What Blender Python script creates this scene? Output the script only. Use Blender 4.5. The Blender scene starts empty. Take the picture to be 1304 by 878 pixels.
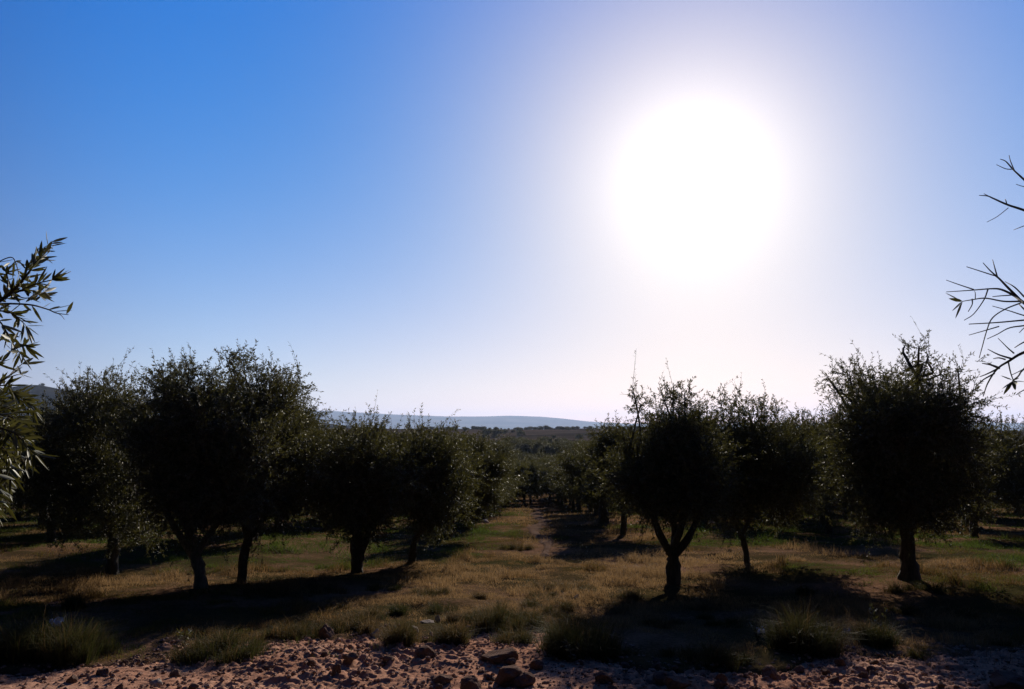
import bpy, math
import numpy as np
from mathutils import Vector, Matrix

rng = np.random.default_rng(7)
scene = bpy.context.scene
COL = scene.collection

# ------------------------------------------------------------------ camera model
PW, PH, F = 1304.0, 878.0, 942.0
CAMZ = 1.62
TH = math.atan((545 - 439) / F)
FWD = np.array([0, math.cos(TH), math.sin(TH)])
UPV = np.array([0, -math.sin(TH), math.cos(TH)])
CAM = np.array([0, 0, CAMZ])

def ray(px, py):
    d = FWD + np.array([1.0, 0, 0]) * ((px - 652) / F) + UPV * ((439 - py) / F)
    return d
def at(px, py, Y):
    d = ray(px, py)
    return CAM + d * (Y / d[1])

SUN = ray(885, 222); SUN = SUN / np.linalg.norm(SUN)
SUN_EL = math.asin(SUN[2]); SUN_AZ = math.atan2(SUN[0], SUN[1])

# ------------------------------------------------------------------ noise + terrain
def _hash(ix, iy, s):
    v = np.sin(ix * 127.1 + iy * 311.7 + s * 74.7) * 43758.5453
    return v - np.floor(v)
def vnoise(x, y, s=0):
    x = np.asarray(x, float); y = np.asarray(y, float)
    ix = np.floor(x); iy = np.floor(y); fx = x - ix; fy = y - iy
    fx = fx * fx * (3 - 2 * fx); fy = fy * fy * (3 - 2 * fy)
    a = _hash(ix, iy, s); b = _hash(ix + 1, iy, s); c = _hash(ix, iy + 1, s); d = _hash(ix + 1, iy + 1, s)
    return (a * (1 - fx) + b * fx) * (1 - fy) + (c * (1 - fx) + d * fx) * fy
def fbm(x, y, s=0, o=4):
    t = 0; a = .5
    for k in range(o):
        t = t + a * vnoise(x, y, s + k); x = x * 2.03 + 3.1; y = y * 2.03 + 1.7; a *= .5
    return t
def sstep(a, b, x):
    t = np.clip((x - a) / (b - a), 0, 1); return t * t * (3 - 2 * t)

SL = 0.0787
def base_h(x, y):
    x = np.asarray(x, float); y = np.asarray(y, float)
    t = np.clip((y - 78) / 62.0, 0, 1)
    prof = -SL * np.where(y < 78, y, 78 + 62.0 * (t - t * t / 2))
    prof = prof + 8.6 * sstep(250, 800, y) * (1 - .0004 * np.clip(x, -2500, 2500)) - 24 * sstep(830, 1700, y)
    return prof
def path_x(y): return .25 + .029 * y
def near_h(x, y):
    w = 1 - sstep(120, 200, np.abs(y))
    b = (fbm(x * .13, y * .13, 3, 3) - .44) * .42 * sstep(3, 14, y) + (fbm(x * .8, y * .8, 9, 3) - .44) * .13
    pth = np.exp(-((x - path_x(y)) / .5) ** 2) * sstep(17, 24, y) * .05
    far = (fbm(x * .012, y * .012, 21, 4) - .47) * 4 * sstep(180, 420, y)
    return base_h(x, y) + (b - pth) * w + far
def h(x, y): return near_h(x, y)
def hz(x, y): return float(h(np.array([x]), np.array([y]))[0])

def ground(px, py):
    d = ray(px, py); lo, hi = 2.0, 400.0
    t = np.concatenate([np.arange(2, 60, .02), np.arange(60, 1500, .5)])
    P = CAM[None] + d[None] * t[:, None]
    below = P[:, 2] < base_h(P[:, 0], P[:, 1])
    k = int(np.argmax(below)) if below.any() else len(t) - 1
    x, y = P[k, 0], P[k, 1]
    return np.array([x, y, hz(x, y)])

# dirt track edge (pixel curve -> ground)
_edge = [(-400, 862), (-120, 856), (30, 852), (140, 842), (200, 826), (340, 822), (400, 806), (470, 800), (520, 812), (600, 806), (690, 803), (760, 826), (860, 838),
         (960, 838), (1010, 822), (1060, 812), (1140, 826), (1304, 832), (1700, 838)]
_eg = np.array([ground(*p)[:2] for p in _edge]); _o = np.argsort(_eg[:, 0]); _eg = _eg[_o]
def edge_y(x): return np.interp(x, _eg[:, 0], _eg[:, 1])
def dirt_in(x, y):   # >0 inside the track (towards camera), in metres
    return edge_y(x) - y + (fbm(x * 1.1, y * 1.1, 31, 5) - .47) * 2.0

# ------------------------------------------------------------------ object helpers
def link(o, parent=None):
    COL.objects.link(o)
    if parent is not None: o.parent = parent
    return o
def props(o, label=None, cat=None, group=None, kind=None):
    if label: o['label'] = label
    if cat: o['category'] = cat
    if group: o['group'] = group
    if kind: o['kind'] = kind
    return o
def empty(name, loc, label, cat, group=None):
    o = bpy.data.objects.new(name, None); o.empty_display_size = .3
    o.location = loc; link(o); return props(o, label, cat, group)

class MB:
    """numpy mesh collector: faces of 3 or 4 corners, a material slot and a 'tint' per vertex"""
    def __init__(s): s.V = []; s.Fq = []; s.Ft = []; s.mq = []; s.mt = []; s.T = []; s.n = 0
    def add(s, V, quads=None, tris=None, mat=0, tint=.5):
        V = np.asarray(V, float); k = len(V)
        s.V.append(V); s.T.append(np.broadcast_to(np.asarray(tint, float), (k,)))
        if quads is not None and len(quads):
            q = np.asarray(quads, np.int64) + s.n; s.Fq.append(q); s.mq.append(np.full(len(q), mat))
        if tris is not None and len(tris):
            q = np.asarray(tris, np.int64) + s.n; s.Ft.append(q); s.mt.append(np.full(len(q), mat))
        s.n += k
    def mesh(s, name, mats, smooth=None, origin=None):
        V = np.concatenate(s.V)
        if origin is not None: V = V - np.asarray(origin)
        q = np.concatenate(s.Fq) if s.Fq else np.zeros((0, 4), np.int64)
        t = np.concatenate(s.Ft) if s.Ft else np.zeros((0, 3), np.int64)
        me = bpy.data.meshes.new(name)
        me.vertices.add(len(V)); me.vertices.foreach_set('co', V.astype(np.float32).ravel())
        loops = np.concatenate([q.ravel(), t.ravel()]).astype(np.int32)
        me.loops.add(len(loops)); me.loops.foreach_set('vertex_index', loops)
        nf = len(q) + len(t); me.polygons.add(nf)
        st = np.concatenate([np.arange(len(q)) * 4, len(q) * 4 + np.arange(len(t)) * 3]).astype(np.int32)
        me.polygons.foreach_set('loop_start', st)
        mi = np.concatenate((s.mq + s.mt) or [np.zeros(0)]).astype(np.int32)
        me.polygons.foreach_set('material_index', mi)
        for m in mats: me.materials.append(m)
        sm = np.zeros(nf, bool) if smooth is None else np.isin(mi, list(smooth))
        me.polygons.foreach_set('use_smooth', sm)
        at_ = me.attributes.new('tint', 'FLOAT', 'POINT')
        at_.data.foreach_set('value', np.concatenate(s.T).astype(np.float32))
        me.update(calc_edges=True); me.validate()
        return me
    def obj(s, name, mats, parent=None, smooth=None, origin=None):
        return link(bpy.data.objects.new(name, s.mesh(name, mats, smooth, origin)), parent)

def unit(v):
    return v / (np.linalg.norm(v, axis=-1, keepdims=True) + 1e-12)

def spline(P, n):
    P = np.asarray(P, float)
    if len(P) == 2: 
        t = np.linspace(0, 1, n)[:, None]; return P[0] * (1 - t) + P[1] * t
    Q = np.vstack([2 * P[0] - P[1], P, 2 * P[-1] - P[-2]]); out = []
    m = len(P) - 1
    for u in np.linspace(0, m - 1e-6, n):
        i = int(u); t = u - i; a, b, c, d = Q[i], Q[i + 1], Q[i + 2], Q[i + 3]
        out.append(.5 * (2 * b + (c - a) * t + (2 * a - 5 * b + 4 * c - d) * t * t + (3 * b - a - 3 * c + d) * t ** 3))
    return np.array(out)

def tube(mb, P, R, sides=8, mat=0, tint=.5, rough=0., seed=0, cap=True):
    P = np.asarray(P, float); n = len(P); R = np.broadcast_to(np.asarray(R, float), (n,))
    T = unit(np.gradient(P, axis=0)); ref = np.array([0.13, .97, .2]) if abs(T[0][1]) < .9 else np.array([1., 0, .1])
    u = unit(np.cross(T[0], ref)); V = []
    a = np.arange(sides) * 2 * math.pi / sides
    for i in range(n):
        u = unit(u - T[i] * np.dot(u, T[i])); w = np.cross(T[i], u)
        rr = R[i] * np.ones(sides)
        if rough: rr = rr * (1 + rough * (vnoise(a * 2.2 + seed, np.full(sides, i * .55), seed) - .5) * 2)
        V.append(P[i] + (np.cos(a) * rr)[:, None] * u + (np.sin(a) * rr)[:, None] * w)
    V = np.concatenate(V); q = []
    for i in range(n - 1):
        for k in range(sides):
            k2 = (k + 1) % sides; q.append((i * sides + k, i * sides + k2, (i + 1) * sides + k2, (i + 1) * sides + k))
    t = []
    if cap:
        V = np.vstack([V, P[-1] + T[-1] * R[-1] * .6]); e = len(V) - 1; b = (n - 1) * sides
        t = [(b + k, b + (k + 1) % sides, e) for k in range(sides)]
    mb.add(V, q, t, mat, tint)

# ------------------------------------------------------------------ materials
def mat_new(name):
    m = bpy.data.materials.new(name); m.use_nodes = True
    nt = m.node_tree; nt.nodes.clear()
    out = nt.nodes.new('ShaderNodeOutputMaterial')
    return m, nt, out
def N(nt, t, **kw):
    n = nt.nodes.new(t)
    for k, v in kw.items():
        if k == 'ins':
            for a, b in v.items(): n.inputs[a].default_value = b
        else: setattr(n, k, v)
    return n
def ramp(nt, src, stops):
    r = nt.nodes.new('ShaderNodeValToRGB'); e = r.color_ramp.elements
    while len(e) < len(stops): e.new(.5)
    for k, (p, c) in enumerate(stops): e[k].position = p; e[k].color = (*c, 1)
    nt.links.new(src, r.inputs[0]); return r.outputs[0]

def leaf_material(name, stops, back, trans=.22, rough=.42, tcol=(.12, .13, .02), spec=.4, tmul=None):
    m, nt, out = mat_new(name); L = nt.links.new
    a = N(nt, 'ShaderNodeAttribute', attribute_name='tint')
    oi = N(nt, 'ShaderNodeObjectInfo')
    ad = N(nt, 'ShaderNodeMath', operation='MULTIPLY_ADD'); L(oi.outputs['Random'], ad.inputs[0]); ad.inputs[1].default_value = .3; L(a.outputs['Fac'], ad.inputs[2])
    sb = N(nt, 'ShaderNodeMath', operation='SUBTRACT'); L(ad.outputs[0], sb.inputs[0]); sb.inputs[1].default_value = .15
    c = ramp(nt, sb.outputs[0], stops)
    g = N(nt, 'ShaderNodeNewGeometry')
    mx = N(nt, 'ShaderNodeMix', data_type='RGBA'); L(g.outputs['Backfacing'], mx.inputs[0]); L(c, mx.inputs[6]); mx.inputs[7].default_value = (*back, 1)
    p = N(nt, 'ShaderNodeBsdfPrincipled', ins={'Roughness': rough, 'Specular IOR Level': spec}); L(mx.outputs[2], p.inputs['Base Color'])
    t = N(nt, 'ShaderNodeBsdfTranslucent', ins={'Color': (*tcol, 1)})
    if tmul:
        tm = N(nt, 'ShaderNodeVectorMath', operation='SCALE', ins={'Scale': tmul}); L(c, tm.inputs[0]); L(tm.outputs[0], t.inputs['Color'])
    s = N(nt, 'ShaderNodeMixShader', ins={0: trans}); L(p.outputs[0], s.inputs[1]); L(t.outputs[0], s.inputs[2]); L(s.outputs[0], out.inputs[0])
    return m

M = {}
M['leaf'] = leaf_material('olive_leaf', [(0, (.03, .036, .014)), (.5, (.052, .058, .022)), (.85, (.085, .085, .036)), (1, (.13, .12, .055))], (.13, .13, .095), .14, .62, (.14, .13, .03), .22)
M['leaf_near'] = leaf_material('olive_leaf_close', [(0, (.03, .036, .015)), (.6, (.045, .052, .02)), (1, (.10, .09, .04))], (.17, .175, .135), .1, .55, (.16, .15, .03), .16)
M['grass'] = leaf_material('meadow_grass', [(0, (.042, .066, .010)), (.3, (.058, .064, .012)), (.55, (.072, .045, .015)), (.85, (.115, .064, .025)), (1, (.19, .118, .056))], (.055, .045, .018), .32, .8, (.13, .092, .02), .06, 1.45)

M['tuft'] = leaf_material('tussock_grass', [(0, (.022, .03, .008)), (.35, (.04, .038, .011)), (.6, (.062, .042, .017)), (.85, (.11, .066, .03)), (1, (.2, .14, .075))], (.05, .04, .018), .2, .8, (.13, .085, .02), .05, 1.7)

def bark(name, c1, c2):
    m, nt, out = mat_new(name); L = nt.links.new
    tc = N(nt, 'ShaderNodeTexCoord'); mp = N(nt, 'ShaderNodeMapping', ins={'Scale': (9, 9, 2.2)}); L(tc.outputs['Object'], mp.inputs[0])
    no = N(nt, 'ShaderNodeTexNoise', ins={'Scale': 2.6, 'Detail': 7, 'Roughness': .65}); L(mp.outputs[0], no.inputs[0])
    c = ramp(nt, no.outputs[0], [(.3, c1), (.72, c2)])
    p = N(nt, 'ShaderNodeBsdfPrincipled', ins={'Roughness': .9, 'Specular IOR Level': .2}); L(c, p.inputs['Base Color'])
    b = N(nt, 'ShaderNodeBump', ins={'Strength': .8, 'Distance': .02}); L(no.outputs[0], b.inputs['Height']); L(b.outputs[0], p.inputs['Normal'])
    L(p.outputs[0], out.inputs[0]); return m
M['bark'] = bark('olive_bark', (.028, .023, .018), (.10, .085, .068))
M['pale_bark'] = bark('pale_olive_bark', (.08, .07, .055), (.24, .21, .17))
M['twig'] = bark('olive_twig', (.035, .028, .022), (.10, .08, .06))

def soil_mat(name, cols, bump=.6, scale=1.0):
    m, nt, out = mat_new(name); L = nt.links.new
    tc = N(nt, 'ShaderNodeTexCoord')
    n1 = N(nt, 'ShaderNodeTexNoise', ins={'Scale': 1.1 * scale, 'Detail': 6, 'Roughness': .6}); L(tc.outputs['Object'], n1.inputs[0])
    n2 = N(nt, 'ShaderNodeTexNoise', ins={'Scale': 28 * scale, 'Detail': 6, 'Roughness': .7}); L(tc.outputs['Object'], n2.inputs[0])
    mx = N(nt, 'ShaderNodeMix', data_type='FLOAT', ins={0: .5}); L(n1.outputs[0], mx.inputs[2]); L(n2.outputs[0], mx.inputs[3])
    c = ramp(nt, mx.outputs[0], cols)
    p = N(nt, 'ShaderNodeBsdfPrincipled', ins={'Roughness': .95, 'Specular IOR Level': 0.0}); L(c, p.inputs['Base Color'])
    b = N(nt, 'ShaderNodeBump', ins={'Strength': bump, 'Distance': .02}); L(n2.outputs[0], b.inputs['Height']); L(b.outputs[0], p.inputs['Normal'])
    L(p.outputs[0], out.inputs[0]); return m
M['soil'] = soil_mat('reddish_stony_soil', [(.3, (.17, .08, .050)), (.5, (.30, .158, .104)), (.68, (.42, .265, .19))])
M['grit'] = soil_mat('loose_grit', [(.3, (.13, .075, .054)), (.5, (.25, .155, .115)), (.7, (.40, .29, .23))], .6, 1.7)
M['rock'] = soil_mat('earthy_rock', [(.3, (.07, .043, .034)), (.5, (.125, .083, .066)), (.7, (.20, .15, .125))], .8, 2.5)
M['pale_rock'] = soil_mat('pale_limestone', [(.3, (.20, .16, .13)), (.5, (.30, .25, .21)), (.7, (.42, .37, .33))], .6, 2.5)
M['path'] = soil_mat('trodden_earth', [(.3, (.06, .038, .026)), (.5, (.10, .065, .048)), (.7, (.17, .12, .095))])

def plain(name, col, rough=.6):
    m, nt, out = mat_new(name)
    n = N(nt, 'ShaderNodeTexNoise', ins={'Scale': 14, 'Detail': 3})
    c = ramp(nt, n.outputs[0], [(.3, tuple(.8 * v for v in col)), (.7, col)])
    p = N(nt, 'ShaderNodeBsdfPrincipled', ins={'Roughness': rough}); nt.links.new(c, p.inputs['Base Color']); nt.links.new(p.outputs[0], out.inputs[0]); return m
M['white'] = plain('crumpled_white_plastic', (.78, .78, .8), .4)

def ground_mat():
    m, nt, out = mat_new('grove_ground'); L = nt.links.new
    tc = N(nt, 'ShaderNodeTexCoord'); sp = N(nt, 'ShaderNodeSeparateXYZ'); L(tc.outputs['Object'], sp.inputs[0])
    n1 = N(nt, 'ShaderNodeTexNoise', ins={'Scale': .32, 'Detail': 7, 'Roughness': .62}); L(tc.outputs['Object'], n1.inputs[0])
    n2 = N(nt, 'ShaderNodeTexNoise', ins={'Scale': 22, 'Detail': 6, 'Roughness': .7}); L(tc.outputs['Object'], n2.inputs[0])
    mx = N(nt, 'ShaderNodeMix', data_type='FLOAT', ins={0: .3}); L(n1.outputs[0], mx.inputs[2]); L(n2.outputs[0], mx.inputs[3])
    near = ramp(nt, mx.outputs[0], [(.38, (.026, .026, .010)), (.49, (.052, .036, .018)), (.60, (.15, .085, .055))])
    # far fields: strips of ploughed earth and scrub
    mp = N(nt, 'ShaderNodeMapping', ins={'Scale': (.0035, .014, 0), 'Rotation': (0, 0, .12)}); L(tc.outputs['Object'], mp.inputs[0])
    n3 = N(nt, 'ShaderNodeTexNoise', ins={'Scale': 1.0, 'Detail': 4, 'Roughness': .55}); L(mp.outputs[0], n3.inputs[0])
    far = ramp(nt, n3.outputs[0], [(.34, (.016, .016, .011)), (.46, (.03, .023, .018)), (.51, (.085, .062, .05)), (.54, (.028, .022, .017)), (.68, (.05, .038, .03))])
    fm = N(nt, 'ShaderNodeMapRange', ins={1: 150.0, 2: 320.0}); L(sp.outputs[1], fm.inputs[0])
    c = N(nt, 'ShaderNodeMix', data_type='RGBA'); L(fm.outputs[0], c.inputs[0]); L(near, c.inputs[6]); L(far, c.inputs[7])
    p = N(nt, 'ShaderNodeBsdfPrincipled', ins={'Roughness': .95, 'Specular IOR Level': 0.0}); L(c.outputs[2], p.inputs['Base Color'])
    b = N(nt, 'ShaderNodeBump', ins={'Strength': .7, 'Distance': .03}); L(n2.outputs[0], b.inputs['Height']); L(b.outputs[0], p.inputs['Normal'])
    L(p.outputs[0], out.inputs[0]); return m
M['ground'] = ground_mat()
def hill_mat(name, c1, c2, sc):
    m, nt, out = mat_new(name); L = nt.links.new
    tc = N(nt, 'ShaderNodeTexCoord'); n = N(nt, 'ShaderNodeTexNoise', ins={'Scale': sc, 'Detail': 8, 'Roughness': .6}); L(tc.outputs['Object'], n.inputs[0])
    c = ramp(nt, n.outputs[0], [(.38, c1), (.62, c2)])
    p = N(nt, 'ShaderNodeBsdfPrincipled', ins={'Roughness': 1, 'Specular IOR Level': 0}); L(c, p.inputs['Base Color']); L(p.outputs[0], out.inputs[0]); return m
M['ridge'] = hill_mat('distant_ridge', (.035, .045, .04), (.10, .09, .075), .0016)
M['hill'] = hill_mat('scrub_hill', (.012, .015, .013), (.03, .028, .024), .02)

# ------------------------------------------------------------------ ground sheet
def grid(name, X, Y, Z, mats, smooth=True):
    ny, nx = X.shape
    V = np.stack([X, Y, Z], -1).reshape(-1, 3)
    i = np.arange(ny - 1)[:, None] * nx + np.arange(nx - 1)[None]
    q = np.stack([i, i + 1, i + nx + 1, i + nx], -1).reshape(-1, 4)
    mb = MB(); mb.add(V, q); return mb.obj(name, mats, None, {0} if smooth else None)

ys = [-20.0]
while ys[-1] < 19000:
    y = ys[-1]; ys.append(y + (1.0 if y < 3 else .09 if y < 14 else max(.12, .0145 * y if y < 1000 else .05 * y)))
ys = np.array(ys); tx = np.linspace(-1, 1, 421); tx = np.sign(tx) * (np.abs(tx) ** 1.25)
Yg = np.repeat(ys[:, None], len(tx), 1); Xg = tx[None] * (13 + 1.05 * np.clip(ys, 0, None))[:, None]
Zg = h(Xg, Yg)
Zg = Zg - .16 * sstep(.1, .45, dirt_in(Xg, Yg)) + (fbm(Xg * 3.1, Yg * 3.1, 50, 3) - .44) * .07 * (1 - sstep(30, 60, Yg))
props(grid('ground', Xg, Yg, Zg, [M['ground']]), 'sloping grassy ground under the olive grove running out to the far fields', kind='structure')

# dirt track (foreground), real clods
DX = .017; xs = np.arange(-8.2, 8.21, DX); yy = np.arange(4.6, 9.9, DX)
Xd, Yd = np.meshgrid(xs, yy)
din = dirt_in(Xd, Yd)
def billow(x, y, s): return np.abs(vnoise(x, y, s) * 2 - 1)
warpx = Xd + .05 * (vnoise(Xd * 5, Yd * 5, 71) - .5); warpy = Yd + .05 * (vnoise(Xd * 5, Yd * 5, 72) - .5)
clod = (fbm(Xd * 1.6, Yd * 1.6, 60, 2) - .38) * .07 + (.45 + .75 * sstep(.35, .65, vnoise(Xd * .55 + 2, Yd * .9, 66))) * ( (billow(warpx * 4.5, warpy * 4.5, 61)) * .016 + sstep(.6, .85, vnoise(warpx * 8, warpy * 8, 62)) * .014 + sstep(.5, .8, vnoise(warpx * 17, warpy * 17, 63)) * .018 * (.4 + 1.2 * vnoise(Xd * 1.3, Yd * 1.3, 65)) + vnoise(Xd * 31, Yd * 31, 64) * .015)
Zd = h(Xd, Yd) + (clod - .035) - .16 * (1 - sstep(-.25, .3, din))
props(grid('dirt_track', Xd, Yd, Zd, [M['soil']]), 'rough reddish dirt track strewn with clods along the bottom edge', kind='structure')
def track_z(x, y):
    i = int(np.clip(round((y - yy[0]) / DX), 0, len(yy) - 1)); j = int(np.clip(round((x - xs[0]) / DX), 0, len(xs) - 1))
    return max(Zd[i, j], hz(x, y) - .16 * float(sstep(.1, .45, dirt_in(np.array([x]), np.array([y])))[0]))

def surf(x, y):      # top of track or ground, vectorised
    i = np.clip(np.round((y - yy[0]) / DX).astype(int), 0, len(yy) - 1); j = np.clip(np.round((x - xs[0]) / DX).astype(int), 0, len(xs) - 1)
    on = (x > xs[0]) & (x < xs[-1]) & (y > yy[0]) & (y < yy[-1])
    gz = h(x, y) - .16 * sstep(.1, .45, dirt_in(x, y))
    return np.where(on, np.maximum(Zd[i, j], gz), gz)
# trodden path between the rows
yp = np.arange(19, 66, .25); tp = np.linspace(-1, 1, 11)
Yp = np.repeat(yp[:, None], 11, 1); wob = (vnoise(yp * .35, yp * 0, 5) - .5) * .7
wid = (.10 + .20 * sstep(19, 28, yp)) * (.7 + .8 * vnoise(yp * .9, yp * 0 + 3, 6))
Xp = (path_x(yp) + wob)[:, None] + tp[None] * wid[:, None]
Zp = h(Xp, Yp) + .045 * (1 - np.abs(tp[None]) ** 3 * 1.9) + (fbm(Xp * 5, Yp * 5, 8, 2) - .4) * .03
props(grid('path', Xp, Yp, Zp, [M['path']]), 'narrow trodden earth path leading between the two rows of trees', kind='structure')
def path_d(x, y):
    return np.abs(x - path_x(y) - (vnoise(y * .35, y * 0, 5) - .5) * .7)

# ------------------------------------------------------------------ hills
def hill(name, D, prof, depth_front, depth_back, px0, px1, n, rough, mat, label):
    pxs = np.linspace(px0, px1, n); pr = np.array(prof, float)
    top = CAMZ + (545 - np.interp(pxs, pr[:, 0], pr[:, 1])) / F * D
    X1 = (pxs - 652) / F * D
    rows = np.concatenate([np.linspace(-depth_front, 0, 26), np.linspace(0, depth_back, 12)[1:]])
    X = np.repeat(X1[None], len(rows), 0); Y = D + np.repeat(rows[:, None], n, 1)
    bot = -26.0
    w = np.where(rows <= 0, sstep(-depth_front, 0, rows) , 1 - .9 * sstep(0, depth_back, rows))[:, None]
    nz = (fbm(X / rough[0], Y / rough[0], 11, 5) - .48) * rough[1]
    Z = bot + (top[None] - bot) * w * (1 + 0 * X) + nz * (.35 + .65 * (1 - w)) * np.minimum(1, w * 4)
    props(grid(name, X, Y, Z, [mat]), label, kind='structure')
hill('distant_hills', 14000, [(-900, 515), (100, 516), (390, 523), (430, 524), (500, 528), (560, 530), (620, 531), (650, 530.5), (690, 531.5), (715, 534), (745, 537), (800, 540), (900, 541), (1304, 539), (2200, 541)], 3500, 3600, -900, 2200, 520, (1000, 95), M['ridge'], 'long pale blue ridge fading into haze on the horizon')
hill('scrub_hill_terrain', 1700, [(-700, 522), (-200, 506), (-30, 501), (0, 500), (30, 494), (52, 491), (70, 495), (100, 501), (180, 512), (300, 527), (420, 540), (560, 552), (700, 565)], 500, 420, -700, 700, 420, (90, 9), M['hill'], 'dark blue scrub hill rising at the far left edge')

# ------------------------------------------------------------------ leaves and twigs
def leaf_quads(mb, P, D, Nn, Ln, Wd, mat, tint):
    """rhombic leaves: base P, direction D, normal Nn"""
    S = unit(np.cross(D, Nn)); n = len(P)
    Nn = np.cross(S, D)
    mid = P + D * (Ln * .45)[:, None] + Nn * (Ln * .06)[:, None]
    V = np.stack([P, mid + S * (Wd / 2)[:, None], P + D * Ln[:, None], mid - S * (Wd / 2)[:, None]], 1).reshape(-1, 3)
    q = np.arange(n * 4).reshape(n, 4)
    mb.add(V, q, None, mat, np.repeat(tint, 4))

def rand_unit(r, n): return unit(r.normal(size=(n, 3)))

def foliage(mb, r, clumps, n_twig, per, leaf_len, leaf_w, twl=(.22, .5), twig_r=.004, leafmat=0, twigmat=1, twig_every=1, shoots=(), droop=.0, core=.28):
    C = np.array([c[:3] for c in clumps]); R = np.array([c[3] for c in clumps])
    w = R ** 2.2; w /= w.sum()
    k = r.choice(len(C), n_twig, p=w)
    u = rand_unit(r, n_twig); rad = (r.random(n_twig) ** .42) * .92
    st = C[k] + u * (rad * R[k])[:, None]
    d = unit(u * .75 + np.array([0, 0, .45 - droop]) + r.normal(size=(n_twig, 3)) * .5)
    L = r.uniform(*twl, n_twig) * np.clip(R[k] / R.mean(), .6, 1.3)
    if len(shoots):
        ss = np.array(shoots); st = np.vstack([st, ss[:, :3]]); d = np.vstack([d, unit(ss[:, 3:6])]); L = np.concatenate([L, ss[:, 6]])
    n = len(st); bend = r.normal(size=(n, 3)) * .28 + np.array([0, 0, -.08])
    per_i = np.maximum(4, (per * L / np.mean(twl)).astype(int))
    if len(shoots): per_i[n_twig:] = np.maximum(6, per_i[n_twig:] * .5)
    ti = np.repeat(np.arange(n), per_i); m = len(ti)
    t = r.uniform(.08, 1.0, m)
    P = st[ti] + d[ti] * (L[ti] * t)[:, None] + bend[ti] * (L[ti] * t * t)[:, None]
    td = unit(d[ti] + bend[ti] * (2 * t)[:, None])
    pr = unit(np.cross(td, rand_unit(r, m)))
    D = unit(td * r.uniform(.35, 1.0, m)[:, None] + pr * .75)
    Nn = unit(np.cross(D, rand_unit(r, m)) + np.array([0, 0, .3]))
    Ln = leaf_len * r.uniform(.65, 1.2, m); Wd = leaf_w * r.uniform(.75, 1.2, m)
    base_t = r.normal(.45, .12, len(C)); tt = np.concatenate([base_t[k], np.full(n - n_twig, .5)])
    tint = np.clip(tt[ti] + r.normal(0, .2, m), 0, 1)
    leaf_quads(mb, P, D, Nn, Ln, Wd, leafmat, tint)
    # the leafy inside of each clump, crown shade put in as a darker tint
    nc = int(m * core); w4 = R ** 5; kk = r.choice(len(C), nc, p=w4 / w4.sum()); uu = rand_unit(r, nc)
    Pc = C[kk] + uu * (R[kk] * .6 * r.random(nc) ** .5)[:, None]; Dc = rand_unit(r, nc)
    leaf_quads(mb, Pc, Dc, rand_unit(r, nc), leaf_len * 1.7 * r.uniform(.7, 1.2, nc), leaf_w * 2.3 * r.uniform(.7, 1.2, nc), leafmat, np.clip(base_t[kk] - .1 + r.normal(0, .15, nc), 0, 1))
    # twigs as thin three-sided rods, two spans each
    sel = np.arange(0, n, twig_every)
    if len(shoots): sel = np.unique(np.concatenate([sel, np.arange(n_twig, n)]))
    A = unit(np.cross(d[sel], rand_unit(r, len(sel)))); B = np.cross(d[sel], A); V = []
    for tt_, rr in ((-.25, 1.4), (.5, .9), (1.0, .35)):
        c = st[sel] + d[sel] * (L[sel] * tt_)[:, None] + bend[sel] * (L[sel] * tt_ * abs(tt_))[:, None]
        for a in (0, 2.094, 4.189):
            V.append(c + (A * math.cos(a) + B * math.sin(a)) * twig_r * rr)
    V = np.stack(V, 1).reshape(-1, 3); q = []
    for s_ in (0, 3):
        for a in range(3):
            q.append(np.stack([np.arange(len(sel)) * 9 + s_ + a, np.arange(len(sel)) * 9 + s_ + (a + 1) % 3, np.arange(len(sel)) * 9 + s_ + 3 + (a + 1) % 3, np.arange(len(sel)) * 9 + s_ + 3 + a], 1))
    mb.add(V, np.concatenate(q), None, twigmat, .5)

def trunk_tube(P, R, n, sides, rough, seed, flare=True):
    S = spline(P, n); rr = np.interp(np.linspace(0, 1, n), np.linspace(0, 1, len(R)), R)
    if flare: rr = rr * (1 + .32 * np.exp(-np.linspace(0, 1, n) * n / 2.6))
    mb = MB(); tube(mb, S, rr, sides, 0, .5, rough, seed); return mb

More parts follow.
